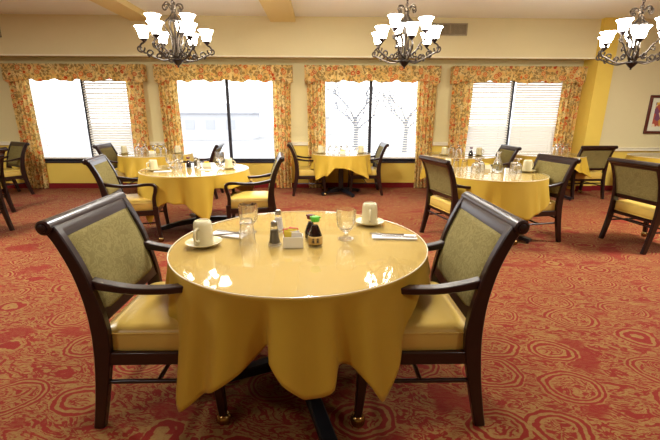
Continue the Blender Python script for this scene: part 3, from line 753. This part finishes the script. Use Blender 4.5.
holder_plain(-1.52, 5.10, 'white packet holder on the second-row left table')
# far tables
cup(-3.50, 6.93, 'on the table between first and second windows, left side', 90)
for i, (x, y, s_) in enumerate(((-3.26, 6.95, 'left pair, left'), (-3.17, 7.0, 'left pair, right'), (-2.93, 6.98, 'right of the centre'), (-2.82, 6.95, 'right pair'))):
    put(GOBI, x, y, 'upturned goblet on the table between the first two windows, ' + s_, 'glass', 'upturned goblets')
shaker(-3.03, 7.03, 'pepper', 'pepper shaker on the table between the first two windows')
holder_plain(-2.98, 6.86, 'white packet holder on the table between the first two windows')
cup(-2.58, 6.98, 'on the table between first and second windows, right side', 90)
cup(-.02, 7.0, 'on the left of the small table by the third window', 0)
cup(.72, 7.02, 'on the right of the small table by the third window', 180)
for i, (x, y, s_) in enumerate(((.16, 7.08, 'next to the left mug'), (.27, 7.02, 'left of the shakers'), (.47, 7.04, 'right of the shakers'), (.56, 7.10, 'next to the right mug'))):
    put(GOBI, x, y, 'upturned goblet on the small table by the third window, ' + s_, 'glass', 'upturned goblets', sc=.9)
shaker(.36, 7.08, 'salt', 'salt shaker on the small table by the third window')
holder_plain(.38, 6.92, 'white packet holder on the small table by the third window')
cup(2.15, 6.70, 'on the table below the fourth window', 0)
for i, (x, y, s_) in enumerate(((2.30, 6.80, 'beside the mug'), (2.42, 6.74, 'second from the mug'))):
    put(GOBI, x, y, 'upturned goblet on the table below the fourth window, ' + s_, 'glass', 'upturned goblets')
cup(2.72, 6.60, 'below the fourth window, before the armchair there', 0)
for i, (x, y, s_) in enumerate(((4.30, 7.02, 'left one'), (4.40, 7.05, 'middle one'), (4.48, 7.0, 'right one'))):
    put(GOBI, x, y, 'upturned goblet left of the yellow pilaster, ' + s_, 'glass', 'upturned goblets')
soy(2.52, 6.45, 'dark-capped bottle on the table below the fourth window', 'red_cap', 1.0)

# ------------------------------------------------------------------ chandeliers
def make_chandelier():
    t = empty('chandelier')         # origin at the finial tip
    H = CZ - 1.965
    MB().lathe([(0, 0), (.008, .003), (.012, .010), (.009, .018), (.020, .028), (.038, .045), (.050, .062), (.062, .072), (.064, .080), (.048, .088), (.03, .098), (0, .1)], 28).build('finial', 'dark_bronze', t)
    MB().tube([(0, 0, .09), (0, 0, .66)], .012, 10).build('column', 'bronze', t)
    for k in range(6):
        a = k * PI / 3 + .3; ca, sa = math.cos(a), math.sin(a)
        pts = catmull([(.03, .09), (.05, .15), (.04, .24), (.045, .33), (.10, .43), (.10, .49), (.045, .54), (.02, .58)], 4)
        MB().tube([(r * ca, r * sa, z) for r, z in pts], .0095, 6).build('cage_rod', 'bronze', t)
    MB().lathe([(.0, .505), (.058, .505), (.050, .52), (.030, .555), (.022, .585), (.03, .61), (.02, .63), (0, .64)], 20).build('bell_cap', 'bronze', t)
    for k in range(6):
        a = k * PI / 3; ca, sa = math.cos(a), math.sin(a)
        pts = catmull([(.015, .60), (.03, .645), (.06, .68), (.10, .675), (.115, .645), (.098, .62), (.078, .628), (.082, .645)], 4)
        MB().tube([(r * ca, r * sa, z) for r, z in pts], .010, 6).build('crown_scroll', 'bronze', t)
    mb = MB(); z = .66
    k = 0
    while z < H - .04:
        ring = [(.013 * math.cos(q * PI / 6) * (1 if k % 2 else 0), .013 * math.cos(q * PI / 6) * (0 if k % 2 else 1), z + .019 * math.sin(q * PI / 6) + .012) for q in range(12)]
        mb.tube(ring, .0042, 5, closed=True); z += .028; k += 1
    mb.build('chain', 'dark_bronze', t)
    MB().lathe([(0, H - .05), (.02, H - .045), (.05, H - .02), (.062, H - .004), (.062, H), (0, H)], 24).build('canopy', 'bronze', t)
    def arm(a, rad, zc, path, curls):
        ar = MB()
        pts = catmull(path, 5); ar.tube([(r, 0, z) for r, z in pts], .0095, 7)
        for r0, z0, s0, turn, sz in curls:
            p = []
            for q in range(16):
                an = s0 + turn * q * .42; rr = sz * (1 - q / 20); p.append((r0 + rr * math.cos(an), 0, z0 + rr * math.sin(an)))
            ar.tube(p, .0088, 6)
        o = ar.build('arm', 'bronze', t); o.rotation_euler.z = a
        MB().lathe([(0, zc - .045), (.010, zc - .042), (.016, zc - .030), (.040, zc - .006), (.044, zc), (0, zc + .004)], 18, (rad, 0, 0)).build('shade_cup', 'dark_bronze', o)
        MB().lathe([(.028, zc), (.042, zc + .006), (.050, zc + .03), (.055, zc + .06), (.064, zc + .09), (.080, zc + .117), (.089, zc + .125), (.084, zc + .125), (.075, zc + .117), (.059, zc + .09), (.050, zc + .06), (.045, zc + .03), (.036, zc + .012), (0, zc + .010)], 24, (rad, 0, 0)).build('shade', 'lit', o, label='glowing frosted glass bell shade')
    for k in range(6):
        arm(R(15) + k * PI / 3, .345, .300, [(.02, .10), (.08, .085), (.16, .075), (.24, .10), (.31, .135), (.375, .165), (.395, .21), (.375, .245), (.348, .258)],
            [(.392, .195, 2.9, 1, .048), (.285, .150, -1.3, 1, .046), (.19, .120, -1.3, 1, .040), (.12, .16, -.8, -1, .034)])
    for k in range(3):
        arm(R(-30) + k * 2 * PI / 3, .225, .42, [(.02, .12), (.07, .15), (.13, .20), (.17, .27), (.215, .31), (.232, .345), (.226, .377)], [(.165, .23, -1.0, 1, .032), (.235, .33, 2.9, 1, .030)])
    return t
CH = make_chandelier()
for i, (x, y, lb, rz) in enumerate(((-1.70, 4.9, 'left', 0), (1.0, 4.9, 'middle', .25), (3.78, 4.9, 'right', -.3))):
    o = CH if i == 0 else copy_tree(CH)
    o.location = (x, y, 1.965); o.rotation_euler = (0, 0, rz)
    tag(o, '%s bronze scrollwork chandelier with glowing bell shades, of the three in the row' % lb, 'chandelier', 'bronze chandeliers')
